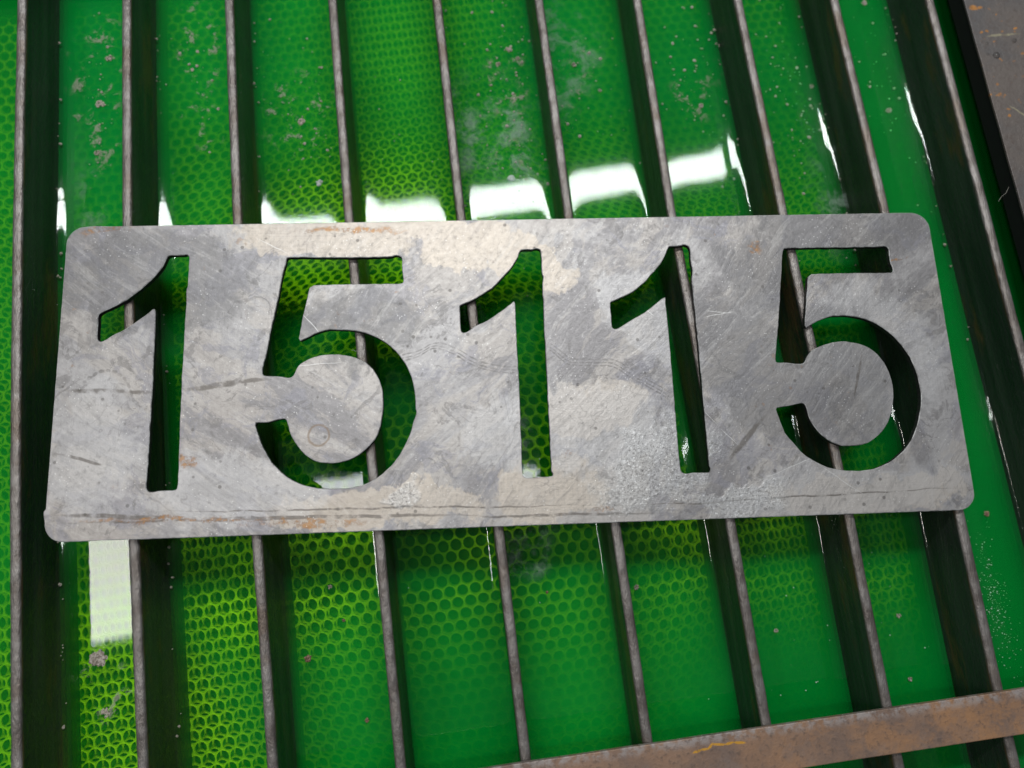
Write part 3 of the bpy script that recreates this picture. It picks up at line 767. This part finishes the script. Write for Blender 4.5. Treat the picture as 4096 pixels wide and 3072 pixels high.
def dome(r, h, n=12, rings=4):
    V = [(0, 0, h)]; F = []
    for k in range(1, rings + 1):
        a = math.pi / 2 * k / rings
        for i in range(n):
            t = 2 * math.pi * i / n
            V.append((r * math.sin(a) * math.cos(t), r * math.sin(a) * math.sin(t), h * math.cos(a)))
    for i in range(n): F.append((0, 1 + i, 1 + (i + 1) % n))
    for k in range(rings - 1):
        b = 1 + k * n
        for i in range(n): F.append((b + i, b + n + i, b + n + (i + 1) % n, b + (i + 1) % n))
    return V, F
for (x, y, r), lab in zip([(475.1, 197.5, 1.7), (472.1, 204.6, .75), (470.8, 198.5, .7), (486.5, 204.8, 1.2)],
        ['largest clear water drop on the side rail', 'small water drop on the rail, nearest above the largest drop', 'small water drop on the rail, left of the largest drop near the rail edge', 'dark water drop on the rail, farthest to the right']):
    v, f = dome(r, r * .6)
    o = mesh_obj('water_drop', [(a * MM, b * MM, c * MM) for a, b, c in v], f, M_DROP, smooth=True)
    o.location = (x * MM, y * MM, .00061)
    tag(o, lab, 'drop', 'water drops on the side rail')

# wet beads on the lower part of the plate
def in_poly(x, y, P):
    c = False; j = len(P) - 1
    for i in range(len(P)):
        if (P[i][1] > y) != (P[j][1] > y) and x < (P[j][0] - P[i][0]) * (y - P[i][1]) / (P[j][1] - P[i][1]) + P[i][0]: c = not c
        j = i
    return c
it3 = []
for n, cx, cy, sx, sy, an in ((700, 58, -48, 17, 8, 30), (60, -52, -57, 4, 2.5, 15), (200, 92, -60, 14, 3, 0), (60, 30, -58, 8, 4, 0), (50, 105, -30, 22, 16, 0), (40, -105, 0, 12, 12, 0)):
    ca, sa = math.cos(math.radians(an)), math.sin(math.radians(an))
    for _ in range(n):
        u, w_ = rn.gauss(0, sx), rn.gauss(0, sy)
        x, y = cx + u * ca - w_ * sa, cy + u * sa + w_ * ca
        if abs(y) > 66 or any(in_poly(x + dx, y + dy, d) for d in DIGITS for dx, dy in ((0, 0), (.7, 0), (-.7, 0), (0, .7), (0, -.7))): continue
        r = .10 + .28 * rn.random() ** 3
        v, f = dome(r, r * .5, 8, 3)
        q = PM @ Vector((x * MM, y * MM, 0))
        it3.append((v, f, (q.x / MM, q.y / MM, 3.03)))
o = stuff('water_beads', it3, M_DROP)
o.data.polygons.foreach_set('use_smooth', [True] * len(o.data.polygons))

# stray lint fibres
def fibre(name, pts, r, mat, lab):
    V, F = [], []
    P = [Vector(p) for p in pts]
    for i, p in enumerate(P):
        d = (P[min(i + 1, len(P) - 1)] - P[max(i - 1, 0)]).normalized()
        s = d.cross(Vector((0, 0, 1)))
        s = s.normalized() if s.length > 1e-4 else Vector((1, 0, 0)); u = s.cross(d)
        for k in range(4):
            a = math.pi / 2 * k; q = p + (s * math.cos(a) + u * math.sin(a)) * r
            V.append((q.x * MM, q.y * MM, q.z * MM))
    for i in range(len(P) - 1):
        for k in range(4):
            a = i * 4; F.append((a + k, a + (k + 1) % 4, a + 4 + (k + 1) % 4, a + 4 + k))
    return tag(mesh_obj(name, V, F, mat), lab, 'fibre')
def curl(x, y, z, L, seed):
    r = random.Random(seed); a = r.uniform(0, 6.28); P = [(x, y, z)]
    for i in range(12):
        a += r.uniform(-.7, .7); x += L / 12 * math.cos(a); y += L / 12 * math.sin(a); P.append((x, y, z + .25 * math.sin(i / 11 * 3.14)))
    return P
fibre('lint_fibre', curl(*(PM @ Vector((-72 * MM, 9 * MM, 0)) * 1000).xy, 2.6, 6, 2), .07, M_LINT, 'thin pale lint fibre hanging into the bowl of the left 5')
fibre('lint_fibre', [(456.5, 121, -.2), (458, 123, .6), (460, 124, 1.2), (462, 127, 1.6)], .07, M_LINT, 'thin pale lint fibre sticking off the rightmost slat into the gap')
